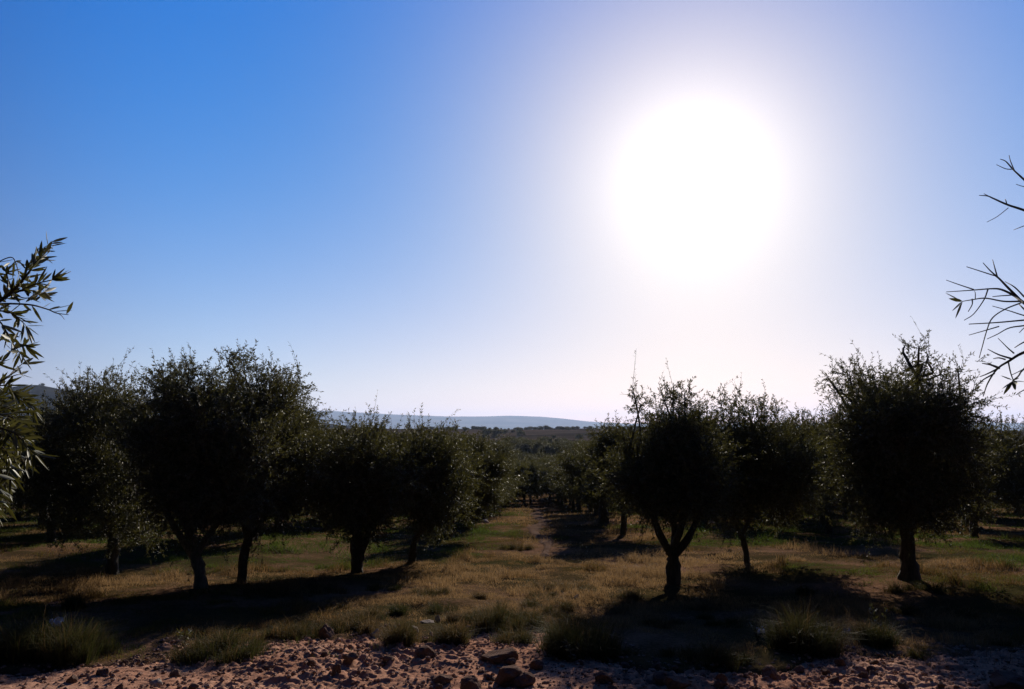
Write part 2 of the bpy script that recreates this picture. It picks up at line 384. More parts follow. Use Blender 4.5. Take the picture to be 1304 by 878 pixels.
def near_tree(base_px, trunk, limbs, clumps, label, seed, twigs=1500, per=22, leaf=.062, tr=.09, shoots=(), bark_='bark', extra=(), depth=1.0, group='olive trees of the grove'):
    """a tree laid out at its own ground point: trunk / limbs / clumps are read in the plane of the tree, with depth added"""
    r = np.random.default_rng(seed)
    g = ground(*base_px); Y0 = g[1]
    root = empty('olive_tree', g, label, 'tree', group)
    s = Y0 / F
    def W(p, dy=0.): return at(p[0], p[1], Y0 + dy)
    tp_ = [np.array([g[0], g[1], g[2] - .22])] + [W(p) for p in trunk]
    radii = [tr] + [tr * (1 - .12 * (i + 1)) for i in range(len(trunk))]
    trunk_tube(tp_, radii, 16, 16, .42, seed).obj('trunk', [M[bark_]], root, {0}, g)
    cl = []
    for (x, y, rr) in clumps:
        R_ = rr * s * (.98 if rr > 27 else .8); dy = r.uniform(-1, 1) * depth
        cl.append((*W((x, y), dy), R_))
        # depth filling: the crown is as deep as it is wide
        if rr > 20:
            for sg in ((-1, 1) if rr > 27 else ()):
                cl.append((*W((x + r.uniform(-.2, .2) * rr, y + r.uniform(.15, .55) * rr), dy * .5 + sg * R_ * r.uniform(.9, 2.0)), R_ * r.uniform(.75, 1.0)))
    for (x, y, rr, dy) in extra: cl.append((*W((x, y), dy), rr * s))  # clumps added toward the camera so the crown's cast shadow reaches further forward
    for i, lp in enumerate(limbs):
        pts = [W(p, r.uniform(-.25, .25) * k) for k, p in enumerate(lp)]
        pts[0] = W(lp[0])
        trunk_tube(pts, [tr * .62, tr * .46, tr * .3], 9, 9, .22, seed + i, False).obj('limb', [M[bark_]], root, {0}, g)
    # hidden branches that carry the clumps
    mb = MB(); org = W(limbs[0][-1] if limbs else trunk[-1]); ends = [W(l[-1]) for l in limbs] or [org]
    for c in cl[:40]:
        e = ends[int(np.argmin([np.linalg.norm(np.array(c[:3]) - q) for q in ends]))]
        c3 = np.array(c[:3]); mid = (e + c3) / 2 + r.normal(size=3) * .1
        tube(mb, spline([e, mid, c3, c3 + unit(c3 - e) * c[3] * .5], 7), np.linspace(tr * .24, .006, 7), 5, 1, .5)
    sh = []
    for (x, y, lx, ly) in shoots:
        a = W((x, y), r.uniform(-.2, .2)); b = W((lx, ly), r.uniform(-.2, .2)); d = b - a
        sh.append((*a, *d, np.linalg.norm(d)))
    cc = np.array(cl); ctr = cc[:, :3].mean(0)
    for k in range(46):      # loose sprigs: upright ones on top, hanging ones round the bottom
        c = cc[r.integers(len(cc))]; o_ = unit(c[:3] - ctr + r.normal(size=3) * .3); up_ = c[2] > ctr[2] - .1
        d = unit(o_ * .7 + (np.array([0, 0, .9]) if up_ else np.array([0, 0, -.75])) + r.normal(size=3) * .3)
        sh.append((*(c[:3] + o_ * c[3] * .7), *d, r.uniform(.28, .62)))
    foliage(mb, r, cl, int(twigs * 1.8), per, leaf, leaf * .29, twl=(.18, .46), shoots=sh, core=.10)
    mb.obj('crown', [M['leaf'], M['twig']], root, None, g)
    return root, g

TREES = []   # (row, Y, root)
rt, g = near_tree((257, 750), [(254, 728), (246, 706)], [[(246, 708), (230, 684), (214, 655), (205, 620)], [(247, 706), (243, 672), (250, 640), (245, 600)], [(248, 710), (264, 684), (284, 655), (300, 610)], [(246, 704), (236, 668), (226, 630)]],
    [(215, 497, 36), (255, 515, 44), (235, 570, 52), (285, 570, 50), (190, 555, 40), (300, 620, 36), (250, 630, 40), (325, 560, 34), (205, 478, 22), (325, 620, 30), (240, 474, 18), (215, 620, 34), (285, 668, 18), (212, 662, 18), (235, 672, 14)],
    'front olive tree left of the path with thin forked pale stems', 101, 1900, 23, .060, .10, [(185, 490, 178, 452), (212, 480, 216, 448), (232, 478, 238, 452), (200, 484, 190, 464), (248, 482, 250, 460), (160, 500, 152, 478)], 'pale_bark')
rt, g = near_tree((306, 738), [(312, 706), (318, 684)], [[(316, 690), (310, 668), (300, 640), (292, 600)], [(318, 688), (334, 664), (346, 634), (356, 600)], [(318, 684), (322, 650), (325, 610), (322, 560)]],
    [(298, 472, 27), (288, 455, 12), (310, 462, 16), (342, 505, 34), (368, 545, 36), (384, 590, 28), (338, 560, 46), (378, 492, 15), (305, 520, 36), (358, 628, 28), (400, 565, 16), (330, 610, 36), (352, 482, 16), (300, 590, 34), (335, 648, 26), (332, 670, 19), (365, 658, 20), (382, 632, 24)],
    'tall olive tree with a V fork directly behind the thin forked front tree', 102, 1650, 22, .062, .085, [(372, 490, 366, 458), (380, 488, 386, 462), (345, 485, 348, 466), (300, 458, 296, 444), (318, 462, 322, 450), (384, 492, 378, 470)], 'bark')
rt, g = near_tree((143, 728), [(145, 700), (143, 676)], [[(143, 682), (125, 655), (112, 620)], [(144, 680), (160, 650), (170, 610)], [(143, 676), (142, 640), (140, 590)]],
    [(110, 525, 38), (150, 515, 36), (90, 662, 30), (182, 668, 28), (135, 676, 22), (88, 560, 40), (140, 580, 52), (72, 612, 40), (182, 600, 36), (108, 640, 34), (132, 492, 18), (165, 640, 36), (62, 545, 26), (180, 520, 24), (100, 505, 18), (48, 600, 30), (55, 640, 24)],
    'broad dark olive tree at the far left of the front row', 103, 1750, 22, .064, .10, [(132, 490, 128, 458), (140, 490, 143, 462), (76, 530, 62, 482), (112, 505, 108, 484), (165, 500, 168, 482), (128, 485, 122, 470)])
rt, g = near_tree((456, 724), [(455, 700), (455, 680)], [[(458, 708), (468, 684), (474, 650), (485, 610)], [(455, 682), (440, 655), (428, 615)], [(455, 680), (456, 650), (455, 600)]],
    [(455, 572, 30), (420, 576, 28), (488, 580, 32), (440, 608, 42), (480, 618, 40), (410, 620, 28), (455, 650, 34), (500, 640, 24), (430, 553, 13), (428, 664, 22), (482, 668, 22), (470, 554, 13), (508, 590, 20)],
    'olive tree with a thick double trunk beside the left path edge', 104, 1600, 22, .066, .13, extra=((470, 582, 34, -1.6), (440, 592, 34, -1.7), (500, 610, 32, -1.4)), shoots=[(455, 548, 452, 526), (430, 550, 425, 532), (470, 550, 474, 530)])
TREES.append(('l1', g[1], rt))
rt, g = near_tree((522, 715), [(528, 692), (538, 672)], [[(537, 675), (552, 655), (562, 620)], [(535, 678), (530, 650), (525, 610)]],
    [(540, 574, 26), (568, 584, 28), (524, 600, 32), (562, 618, 36), (596, 606, 22), (545, 648, 28), (560, 664, 18), (505, 640, 20), (588, 642, 22), (514, 574, 22), (556, 556, 12), (530, 554, 10)],
    'olive tree with a slanting trunk leaning right toward the path', 105, 1500, 22, .068, .085, extra=((540, 586, 32, -1.6), (515, 600, 30, -1.9), (560, 600, 32, -1.4)), shoots=[(540, 556, 538, 538), (520, 560, 516, 540)])
TREES.append(('l1', g[1], rt))
rt, g = near_tree((573, 684), [(574, 672), (576, 660)], [[(575, 665), (588, 648), (598, 615)], [(576, 662), (566, 645), (570, 615)]],
    [(602, 580, 24), (622, 600, 24), (588, 615, 26), (618, 632, 22), (574, 632, 22), (600, 650, 16), (585, 575, 14)],
    'rounded grey green olive tree just beyond the slanting trunk', 106, 1000, 20, .085, .12)
TREES.append(('l1', g[1], rt))
rt, g = near_tree((858, 738), [(857, 718), (856, 702)], [[(855, 706), (840, 680), (832, 660), (818, 630), (812, 600)], [(857, 704), (859, 672), (852, 648), (850, 610)], [(858, 708), (876, 686), (886, 664), (900, 640), (905, 600)], [(857, 700), (868, 670), (872, 640), (876, 600)]],
    [(815, 520, 17), (846, 510, 20), (872, 508, 19), (835, 545, 24), (876, 545, 28), (802, 560, 14), (850, 590, 46), (810, 598, 32), (888, 600, 36), (830, 628, 32), (880, 630, 32), (858, 496, 11), (905, 560, 22), (808, 505, 9), (785, 600, 22), (858, 560, 30)],
    'olive tree right of the path with a trunk forked like a candelabra', 107, 1800, 22, .062, .115, [(812, 510, 806, 496), (840, 500, 836, 492), (862, 495, 866, 484), (878, 498, 884, 490), (850, 500, 846, 488), (822, 512, 818, 498)])
TREES.append(('r1', g[1], rt))
rt, g = near_tree((952, 716), [(949, 698), (944, 680)], [[(944, 684), (934, 660), (925, 625)], [(945, 682), (956, 655), (968, 620)]],
    [(918, 512, 19), (940, 520, 24), (970, 526, 22), (988, 532, 12), (905, 540, 20), (930, 570, 40), (966, 572, 36), (935, 618, 40), (975, 612, 32), (950, 648, 24), (905, 600, 26), (1008, 562, 28), (1018, 602, 32), (1000, 640, 28), (1030, 636, 22), (922, 658, 22), (985, 662, 20), (884, 572, 26), (892, 622, 26)],
    'olive tree on a slender leaning trunk between the candelabra fork and the biggest tree', 108, 2000, 22, .066, .065, extra=((960, 562, 34, -1.5), (1000, 590, 32, -1.4)), shoots=[(920, 500, 922, 488), (938, 505, 952, 486), (968, 512, 966, 500), (905, 525, 900, 508), (985, 525, 990, 512)])
rt, g = near_tree((1157, 740), [(1158, 712), (1156, 682), (1153, 664)], [[(1153, 670), (1132, 640), (1112, 600), (1090, 540)], [(1154, 666), (1160, 620), (1165, 560), (1168, 480)], [(1155, 672), (1182, 645), (1205, 600), (1215, 540)], [(1154, 668), (1142, 620), (1130, 560)]],
    [(1083, 484, 25), (1056, 484, 15), (1112, 500, 30), (1072, 500, 18), (1160, 468, 22), (1170, 444, 14), (1152, 442, 9), (1196, 478, 20), (1220, 474, 14), (1140, 528, 42), (1188, 525, 40), (1222, 560, 34), (1100, 560, 38), (1150, 590, 54), (1210, 610, 38), (1095, 608, 34), (1232, 512, 18), (1128, 648, 28), (1180, 646, 30), (1180, 460, 14), (1108, 668, 24), (1203, 668, 24), (1078, 640, 26), (1238, 630, 26), (1212, 492, 18), (1240, 585, 22), (1245, 460, 6)],
    'largest olive tree right of the path with a thick single trunk and ragged top', 109, 2500, 22, .062, .14, extra=((1120, 545, 40, -1.5), (1180, 540, 40, -1.5), (1090, 560, 32, -1.2)), shoots=[(1225, 468, 1238, 446), (1190, 462, 1200, 440), (1172, 436, 1180, 426), (1150, 436, 1144, 428), (1112, 478, 1108, 462), (1070, 478, 1062, 468), (1238, 500, 1246, 486), (1052, 480, 1036, 478), (1140, 490, 1136, 470), (1158, 446, 1156, 430)])
TREES.append(('r2', g[1], rt))
rt, g = near_tree((1057, 679), [(1056, 664), (1054, 650)], [[(1055, 655), (1040, 635), (1030, 610)], [(1055, 652), (1065, 630), (1070, 605)]],
    [(1010, 562, 30), (1042, 560, 32), (1062, 580, 34), (1000, 600, 30), (1040, 618, 36), (992, 542, 13), (1022, 535, 15), (1062, 545, 18), (1078, 636, 26), (1015, 640, 22)],
    'pale leaved olive tree filling the gap behind and left of the biggest tree', 110, 1300, 20, .088, .12, [(1022, 530, 1024, 516), (992, 538, 990, 524)])
TREES.append(('r3', g[1], rt))
rt, g = near_tree((1240, 684), [(1240, 670), (1238, 655)], [[(1238, 660), (1250, 640), (1262, 610)], [(1239, 658), (1228, 638), (1220, 610)]],
    [(1260, 556, 26), (1290, 566, 30), (1252, 592, 34), (1290, 612, 34), (1235, 630, 28), (1300, 640, 26), (1275, 545, 16), (1320, 590, 34)],
    'low spreading olive tree at the right edge behind the biggest tree', 111, 1200, 20, .085, .12, [(1275, 540, 1272, 526), (1292, 542, 1296, 530)])
TREES.append(('r4', g[1], rt))

# ------------------------------------------------------------------ grove rows (copies of a few prototypes)
def proto_tree(seed, twigs, per, leaf, hgt, trunk_sides, tr, twl):
    r = np.random.default_rng(seed)
    mb = trunk_tube([(0, 0, -.15), (r.normal() * .05, r.normal() * .05, .5), (r.normal() * .12, r.normal() * .12, 1.0)], [tr, tr * .85, tr * .7], 10, trunk_sides, .3, seed)
    top = np.array([0, 0, .95])
    cr = MB(); cl = []
    nl = 4
    for i in range(nl):
        a = i * 2 * math.pi / nl + r.uniform(-.4, .4); e = np.array([math.cos(a) * .55, math.sin(a) * .55, 1.5 + r.uniform(0, .3)])
        tube(mb, spline([(0, 0, .85), (e[0] * .45, e[1] * .45, 1.15), e, e * np.array([1.5, 1.5, 1.45])], 8), np.linspace(tr * .6, .02, 8), max(5, trunk_sides - 3), 0, .5, .2, seed + i)
    for i in range(22):
        a = r.uniform(0, 2 * math.pi); q = r.random() ** .5; z = r.uniform(1.2, hgt - .55)
        k = math.sin(math.pi * min(.93, max(.2, (z - .55) / (hgt - .55)))) ** .5
        cl.append((math.cos(a) * q * 1.55 * k, math.sin(a) * q * 1.55 * k, z, r.uniform(.5, .8)))
    for i in range(4):
        a = r.uniform(0, 2 * math.pi); cl.append((math.cos(a) * .5, math.sin(a) * .5, hgt - r.uniform(.3, .45), r.uniform(.2, .34)))
    sh = []
    for i in range(7):
        a = r.uniform(0, 2 * math.pi); q = r.uniform(.1, .8); sh.append((math.cos(a) * q, math.sin(a) * q, hgt - .4, r.normal() * .25, r.normal() * .25, 1, r.uniform(.4, .75)))
    foliage(cr, r, cl, twigs, per, leaf, leaf * .3, twl=twl, twig_r=.005, twig_every=3, shoots=sh)
    return mb.mesh('trunk', [M['bark']], {0}), cr.mesh('crown', [M['leaf'], M['twig']])
MID = [proto_tree(200 + i, 2100, 15, .082, 3.5 + .2 * (i % 3), 10, .11 + .02 * i, (.18, .4)) for i in range(5)]
FAR = [proto_tree(220 + i, 850, 9, .17, 3.6 + .2 * (i % 3), 7, .12, (.2, .45)) for i in range(4)]
ORD = ['', 'first', 'second', 'third', 'fourth', 'fifth', 'sixth', 'seventh', 'eighth', 'ninth', 'tenth', 'eleventh', 'twelfth', 'thirteenth', 'fourteenth', 'fifteenth', 'sixteenth', 'seventeenth', 'eighteenth', 'nineteenth', 'twentieth']
def place(meshes, x, y, rz, sc, label, group, name='olive_tree', cat='tree'):
    root = empty(name, (x, y, hz(x, y)), label, cat, group)
    root.rotation_euler = (0, 0, rz); root.scale = sc
    for nm, me in zip(('trunk', 'crown'), meshes): link(bpy.data.objects.new(nm, me), root)
    return root
ROWS = [('l1', -2.9, 33, 104, 'back in the row along the path\'s left side'), ('l2', -8.6, 21, 92, 'back in the second row left of the path'), ('l3', -14.2, 21.5, 80, 'back in the third row left of the path'),
        ('l4', -19.6, 25, 64, 'back in the fourth row left of the path'), ('l5', -25.2, 32, 62, 'back in the fifth row left of the path'), ('l6', -31, 38, 62, 'back in the sixth row left of the path'),
        ('r1', 3.3, 26.5, 104, 'back in the row along the path\'s right side'), ('r2', 8.4, 27.5, 92, 'back in the second row right of the path'), ('r3', 13.2, 23, 80, 'back in the third row right of the path'),
        ('r4', 18.4, 33, 64, 'back in the fourth row right of the path'), ('r5', 23.8, 30, 62, 'back in the fifth row right of the path'), ('r6', 29.4, 36, 62, 'back in the sixth row right of the path')]
r = np.random.default_rng(55)
occupied = [(t_[2].location.x, t_[2].location.y) for t_ in TREES] + [(o.location.x, o.location.y) for o in COL.objects if o.name.startswith('olive_tree')]
for key, x0, y0, y1, where in ROWS:
    pos = []; y = y0
    while y < y1:
        xx = x0 + .029 * y + r.normal() * .25; yy_ = y + r.normal() * .4
        if min((xx - a) ** 2 + (yy_ - b) ** 2 for a, b in occupied) > 3.1 ** 2 or key == 'x': pos.append((xx, yy_))
        y += 5.6 if key == 'r1' else 5.0
    hand = sorted(t_[1] for t_ in TREES if t_[0] == key)
    for (xx, yy_) in pos:
        k = 1 + sum(1 for q in pos if q[1] < yy_) + sum(1 for q in hand if q < yy_)
        src = MID[r.integers(5)] if yy_ < 46 else FAR[r.integers(4)]
        s = r.uniform(1.0, 1.22) * (.93 if key in ('l1', 'r1') else 1.0); kind = 'dark rounded' if s < 1.14 else 'dark tall'
        place(src, xx, yy_, r.uniform(0, 6.28), (s * r.uniform(.95, 1.15), s * r.uniform(.95, 1.15), s), f'{kind} olive tree, {ORD[k]} {where}', 'olive trees of the grove')

# trees past the end of the path, across the valley floor
for i, (xx, yy_, s) in enumerate([(1.1, 67.5, 1.12), (3.6, 72, 1.2), (-.4, 75, 1.1), (2.0, 80, 1.25), (5.2, 84, 1.1), (.2, 88, 1.2), (3.2, 94, 1.25), (-2.5, 96, 1.15)]):
    place(FAR[i % 4], xx, yy_, i * 1.3, (s * 1.1, s * 1.1, s), 'dark tree closing off the far end of the path', 'trees closing the end of the path')
for i in range(165):
    y = 100 + 230 * r.random() ** .9; x = r.uniform(-.11, .16) * y + .03 * y
    s = r.uniform(.9, 1.35) * (1 + .25 * (y > 200))
    place(FAR[r.integers(4)], x, y, r.uniform(0, 6.28), (s * 1.25, s * 1.25, s), 'small dark tree on the valley floor beyond the end of the path', 'trees on the valley floor beyond the path', 'valley_tree')
# tree line on the crest of the brown fields
for i in range(170):
    px = r.uniform(540, 830); y = r.choice([r.uniform(640, 800), r.uniform(780, 815), r.uniform(420, 640)], p=[.2, .68, .12]); x = (px - 652) / F * y
    s = r.uniform(.35, .95) * (1.8 if r.random() < .12 else 1)
    place(FAR[r.integers(4)], x, y, r.uniform(0, 6.28), (s * 1.6, s * 1.6, s * 1.15), 'tiny hazy tree on the brown fields below the blue ridge', 'trees on the far brown fields', 'field_tree').location.z -= 1.0 * s
x = (57 - 652) / F * 1700
o = place(FAR[1], x, 1690, .4, (3.6, 3.6, 2.3), 'lone small tree standing on top of the dark hill at far left', None, 'hilltop_tree'); o.location.z = CAMZ + (545 - 491) / F * 1690 - 4

# ------------------------------------------------------------------ close trees whose branches reach into the frame
def near_leaf(mb, P, D, Nn, L, W, tint, mat=0):
    S = np.cross(D, Nn); S /= np.linalg.norm(S) + 1e-9; Nn = np.cross(S, D)
    def pt(t, s, z): return P + D * L * t + S * W * s - Nn * z * L
    curl = .10
    V = [pt(0, 0, 0), pt(.22, .38, .0), pt(.5, .5, .02 + curl * .25), pt(.8, .3, .02 + curl * .6), pt(1, 0, curl), pt(.8, -.3, .02 + curl * .6), pt(.5, -.5, .02 + curl * .25), pt(.22, -.38, .0), pt(.22, 0, .03), pt(.5, 0, .05 + curl * .25), pt(.8, 0, .04 + curl * .6)]
    mb.add(V, [(1, 2, 9, 8), (2, 3, 10, 9), (8, 9, 6, 7), (9, 10, 5, 6)], [(0, 1, 8), (0, 8, 7), (3, 4, 10), (10, 4, 5)], mat, tint)

def branch(mb, r, pts, Y0, r0, r1, leaves=0, t0=.2, L=.056, W=.0095, fan=0, spread=.8, twigmat=1, jit=.12):
    n = len(pts)
    dys = np.cumsum(r.normal(size=n) * jit * .35)
    P = np.array([at(p[0], p[1], Y0 + dys[i]) for i, p in enumerate(pts)])
    S = spline(P, max(6, n * 4)); tube(mb, S, np.linspace(r0, r1, len(S)) * .85, 6, twigmat, .5)
    T = unit(np.gradient(S, axis=0))
    for k in range(int(leaves * 1.5)):
        t = r.uniform(t0, 1); i = t * (len(S) - 1); j = int(min(i, len(S) - 2)); p = S[j] + (S[j + 1] - S[j]) * (i - j)
        pr = unit(np.cross(T[j], r.normal(size=3))); D = unit(T[j] * r.uniform(.5, 1.1) + pr * spread + np.array([0, 0, r.normal() * .12]))
        near_leaf(mb, p, D, unit(np.cross(D, r.normal(size=3)) + np.array([0, -.3, .4])), L * r.uniform(.45, 1.1), W * r.uniform(.75, 1.2), r.random())
    for k in range(fan):
        D = unit(T[-1] + unit(r.normal(size=3)) * .65); near_leaf(mb, S[-1], D, unit(np.cross(D, r.normal(size=3)) + np.array([0, -.3, .4])), L * r.uniform(.7, 1.2), W * r.uniform(.7, 1.1), r.random())

def close_tree(base_xy, limbs, side, label, seed, crown, branches):
    r = np.random.default_rng(seed); g = np.array([*base_xy, hz(*base_xy)])
    root = empty('olive_tree', g, label, 'tree', 'close olive trees reaching into the frame')
    trunk_tube([g + (0, 0, -.1), g + (.06 * side, .02, .5), g + (.12 * side, .05, .95)], [.15, .12, .11], 14, 16, .3, seed).obj('trunk', [M['bark']], root, {0}, g)
    for i, lm in enumerate(limbs):
        pts = [g + (.1 * side, .05, .85)] + [np.array(q) for q in lm]
        trunk_tube(pts, [.045, .026, .012, .0055], 18, 9, .15, seed + i, False).obj('limb', [M['bark']], root, {0}, g)
    mb = MB()
    for lm in limbs:         # twigs along the outer half of every limb
        for k in range(7):
            t_ = r.uniform(.35, .95); p0 = np.array(lm[-2]) * (1 - t_) + np.array(lm[-1]) * t_; d_ = unit(np.array(lm[-1]) - np.array(lm[-2])) * .35 + np.array([.12 * -side, 0, 0]) + r.normal(size=3) * .35
            p1 = p0 + d_ * r.uniform(.2, .4)
            if abs(p1[0]) > .76 * p1[1] and abs(p0[0]) > .76 * p0[1]:
                tube(mb, spline([p0, (p0 + p1) / 2 + r.normal(size=3) * .02, p1], 6), np.linspace(.005, .0015, 6), 5, 1, .5)
                for q in range(10):
                    pp = p0 + (p1 - p0) * r.uniform(.2, 1); D = unit(d_ + r.normal(size=3) * .4); near_leaf(mb, pp, D, unit(np.cross(D, r.normal(size=3))), .05 * r.uniform(.6, 1.1), .0095, r.random())
    for b in branches: branch(mb, r, *b[0], **b[1])
    mb.obj('branch', [M['leaf_near'], M['twig']], root, {0, 1}, g)
    cr = MB(); foliage(cr, r, crown, 420, 20, .06, .013, twl=(.2, .4)); cr.obj('crown', [M['leaf_near'], M['twig']], root, None, g)

B = []
D0 = 2.1
def b(pts, r0, r1, Y0=D0, **k): B.append(((pts, Y0, r0, r1), k))
J = (-52, 398)
b([J, (-20, 392), (0, 384), (25, 362), (45, 336), (58, 322), (66, 308)], .0065, .0016, leaves=34, t0=.25, spread=.62)
b([(0, 384), (15, 374), (30, 352), (38, 335)], .003, .0014, leaves=14, t0=.1, fan=3)
b([(8, 376), (10, 355), (4, 340)], .003, .0014, leaves=12, fan=3)
b([J, (-10, 384), (18, 374), (45, 362), (66, 357)], .005, .0016, leaves=16, t0=.3, spread=.6, fan=5)
b([(60, 358), (72, 355), (90, 346)], .0016, .0010)
b([(20, 372), (40, 370), (52, 378)], .0028, .0013, leaves=14, t0=.2, fan=5)
b([(18, 375), (34, 380), (56, 372)], .0024, .0011, leaves=6, t0=.4, fan=4)
b([J, (-10, 388), (35, 388), (60, 394), (72, 399), (87, 401)], .004, .0012, leaves=5, t0=.2)
b([(71, 398), (78, 402), (82, 407)], .0014, .0009)
b([(-40, 375), (-15, 345), (0, 333), (15, 328), (21, 338), (24, 350)], .003, .0011, leaves=6, t0=.3)
b([J, (-12, 396), (12, 398), (26, 408), (34, 416)], .004, .0013, leaves=20, t0=.3, fan=4)
b([J, (-15, 400), (0, 410), (10, 425), (22, 436), (32, 441)], .004, .0014, leaves=16, t0=.35, fan=5)
b([(10, 425), (18, 440), (26, 450)], .0018, .001, leaves=7, fan=3)
b([(-48, 482), (-10, 466), (6, 458), (14, 447), (15, 437)], .003, .0012, leaves=6, fan=2)
b([(-50, 505), (-12, 490), (8, 482), (18, 472), (28, 464)], .004, .0014, leaves=5, t0=.5, fan=3)
b([(8, 482), (20, 478), (26, 477)], .0018, .0012, fan=4)
for (x, y) in [(34, 500), (50, 512), (58, 520), (44, 538), (38, 552), (52, 570), (60, 578), (36, 586), (40, 560), (30, 604), (24, 620), (22, 640), (10, 650), (14, 520), (10, 548), (12, 575), (8, 600), (28, 530), (4, 625), (48, 590), (20, 560), (46, 550)]:
    x -= 17; y0 = 498 + (y - 500) * .55
    b([(-60, y0 + 10), (-30, y0), (x * .4, (y0 + y) / 2 - 8), (x, y)], .004, .0014, D0 + rng.uniform(-.25, .3), leaves=24, t0=.3, spread=.8, fan=5)
Lb = [[(-2.55, 2.15, 1.25), at(-200, 440, 2.15), at(-48, 397, 2.1)], [(-2.5, 2.2, 1.1), at(-210, 545, 2.2), at(-52, 496, 2.1)]]
close_tree((-3.0, 2.2), Lb, 1, 'close olive tree with leafy branches poking in from the left edge', 301,
    [(-3.35, 2.1, 1.9, .6), (-3.6, 1.8, 1.4, .55), (-3.2, 1.5, 1.7, .55), (-3.5, 2.5, 2.3, .5), (-3.1, 1.7, 2.4, .5), (-2.75, 1.6, 1.9, .4)], B)
B = []
def leafy(base, tip, Y0=D0, w=.011):   # a single long leaf from base to tip
    B.append(('leaf', base, tip, Y0, w))
b([(1340, 262), (1304, 229), (1291, 217), (1281, 206), (1274, 203)], .0045, .0013)
b([(1292, 218), (1287, 206), (1285, 198)], .002, .0012); b([(1288, 216), (1280, 215), (1269, 210)], .0018, .001)
b([(1345, 284), (1304, 268), (1283, 261), (1265, 253), (1258, 250), (1247, 249)], .0048, .0011)
b([(1262, 252), (1257, 249), (1253, 247)], .0016, .001); b([(1284, 265), (1270, 276), (1257, 283)], .0014, .001); b([(1282, 260), (1281, 256), (1280, 254)], .002, .0012)
b([(1330, 244), (1304, 238), (1294, 235)], .0018, .001); b([(1340, 275), (1304, 288), (1291, 293)], .0018, .001)
b([(1350, 414), (1304, 386), (1295, 378), (1283, 366), (1270, 353), (1262, 350), (1231, 340)], .0062, .0013)
b([(1270, 353), (1261, 345), (1252, 335)], .003, .0012); b([(1270, 353), (1267, 342), (1264, 331)], .0028, .0012)
b([(1304, 386), (1290, 376), (1275, 369), (1262, 368), (1236, 370), (1205, 372)], .005, .0012); b([(1240, 369), (1222, 363), (1205, 357)], .0022, .001)
b([(1300, 384), (1278, 384), (1255, 380), (1238, 382), (1226, 384)], .003, .0012, leaves=0, fan=4); b([(1238, 381), (1238, 388), (1233, 397)], .0025, .0012)
b([(1258, 369), (1253, 382), (1240, 400), (1228, 408)], .0025, .0012); b([(1242, 381), (1242, 374), (1241, 371)], .0016, .001)
b([(1300, 386), (1280, 394), (1264, 405), (1257, 420), (1250, 445), (1247, 456)], .0025, .0012)
b([(1345, 405), (1304, 408), (1270, 411), (1234, 413)], .0035, .0014); b([(1345, 410), (1304, 415), (1285, 418), (1270, 426), (1257, 432)], .003, .0012)
b([(1272, 416), (1255, 421), (1234, 427)], .0022, .0011); b([(1330, 408), (1304, 402), (1285, 396), (1264, 390)], .0026, .0011)
b([(1304, 378), (1292, 366), (1280, 359)], .003, .0012); b([(1290, 376), (1275, 377), (1264, 378)], .0022, .0012); b([(1330, 420), (1305, 395), (1298, 388)], .003, .002)
b([(1345, 436), (1304, 449), (1285, 460), (1270, 470), (1258, 488), (1252, 505)], .006, .0013)
b([(1288, 457), (1272, 452), (1258, 445)], .0035, .0012); b([(1291, 450), (1283, 443), (1271, 431)], .0028, .0011)
b([(1272, 469), (1262, 465), (1251, 463)], .0045, .0014); b([(1266, 476), (1252, 484), (1242, 493)], .003, .0012); b([(1270, 470), (1258, 476), (1248, 480)], .003, .0013); b([(1280, 458), (1272, 456), (1265, 457)], .003, .0013)
b([(1340, 440), (1304, 470), (1297, 479), (1290, 485)], .0032, .0022, fan=7); b([(1284, 461), (1287, 475), (1291, 486)], .0025, .0018)
b([(1330, 425), (1304, 436), (1292, 443)], .0032, .0013); b([(1340, 480), (1304, 497), (1294, 503)], .0025, .0011); b([(1340, 450), (1304, 470), (1288, 478)], .0022, .0011); b([(1330, 395), (1304, 418), (1298, 424)], .002, .001)
Lr = [[(2.55, 2.15, 1.35), at(1440, 345, 2.15), at(1335, 272, 2.1)], [(2.5, 2.2, 1.2), at(1450, 448, 2.2), at(1335, 410, 2.1)], [(2.45, 2.1, 1.1), at(1440, 470, 2.1), at(1335, 440, 2.1)], [(2.6, 2.2, 1.6), at(1430, 300, 2.15), at(1325, 250, 2.1)]]
close_tree((3.0, 2.2), Lr, -1, 'close olive tree with nearly bare twigs poking in from the right edge', 302,
    [(3.3, 2.1, 1.9, .5), (3.6, 1.8, 1.4, .5), (3.2, 1.5, 1.7, .5), (3.5, 2.5, 2.3, .4)], B)

# ------------------------------------------------------------------ grass
def blades(mb, r, X, Y, Z, Hh, Wd, lean, tint, mat=0, dirs=None, three=True):
    n = len(X); a = r.uniform(0, 2 * math.pi, n) if dirs is None else dirs
    ld = np.stack([np.cos(a), np.sin(a), np.zeros(n)], 1)
    b_ = r.uniform(0, 2 * math.pi, n); sd = np.stack([np.cos(b_), np.sin(b_), np.zeros(n)], 1) * (Wd / 2)[:, None]
    P = np.stack([X, Y, Z], 1); up = np.array([0, 0, 1.0])
    mid = P + up * (Hh * .55)[:, None] + ld * (Hh * lean * .22)[:, None]
    tip = P + up * (Hh * (1 - .25 * lean))[:, None] + ld * (Hh * lean * .75)[:, None]
    if three:
        V = np.stack([P - sd, P + sd, mid + sd * .75, mid - sd * .75, tip], 1).reshape(-1, 3)
        i = np.arange(n)[:, None] * 5
        mb.add(V, i + np.array([[0, 1, 2, 3]]), i + np.array([[3, 2, 4]]), mat, np.repeat(tint, 5))
    else:
        V = np.stack([P - sd, P + sd, tip], 1).reshape(-1, 3)
        mb.add(V, None, np.arange(n * 3).reshape(n, 3), mat, np.repeat(tint, 3))

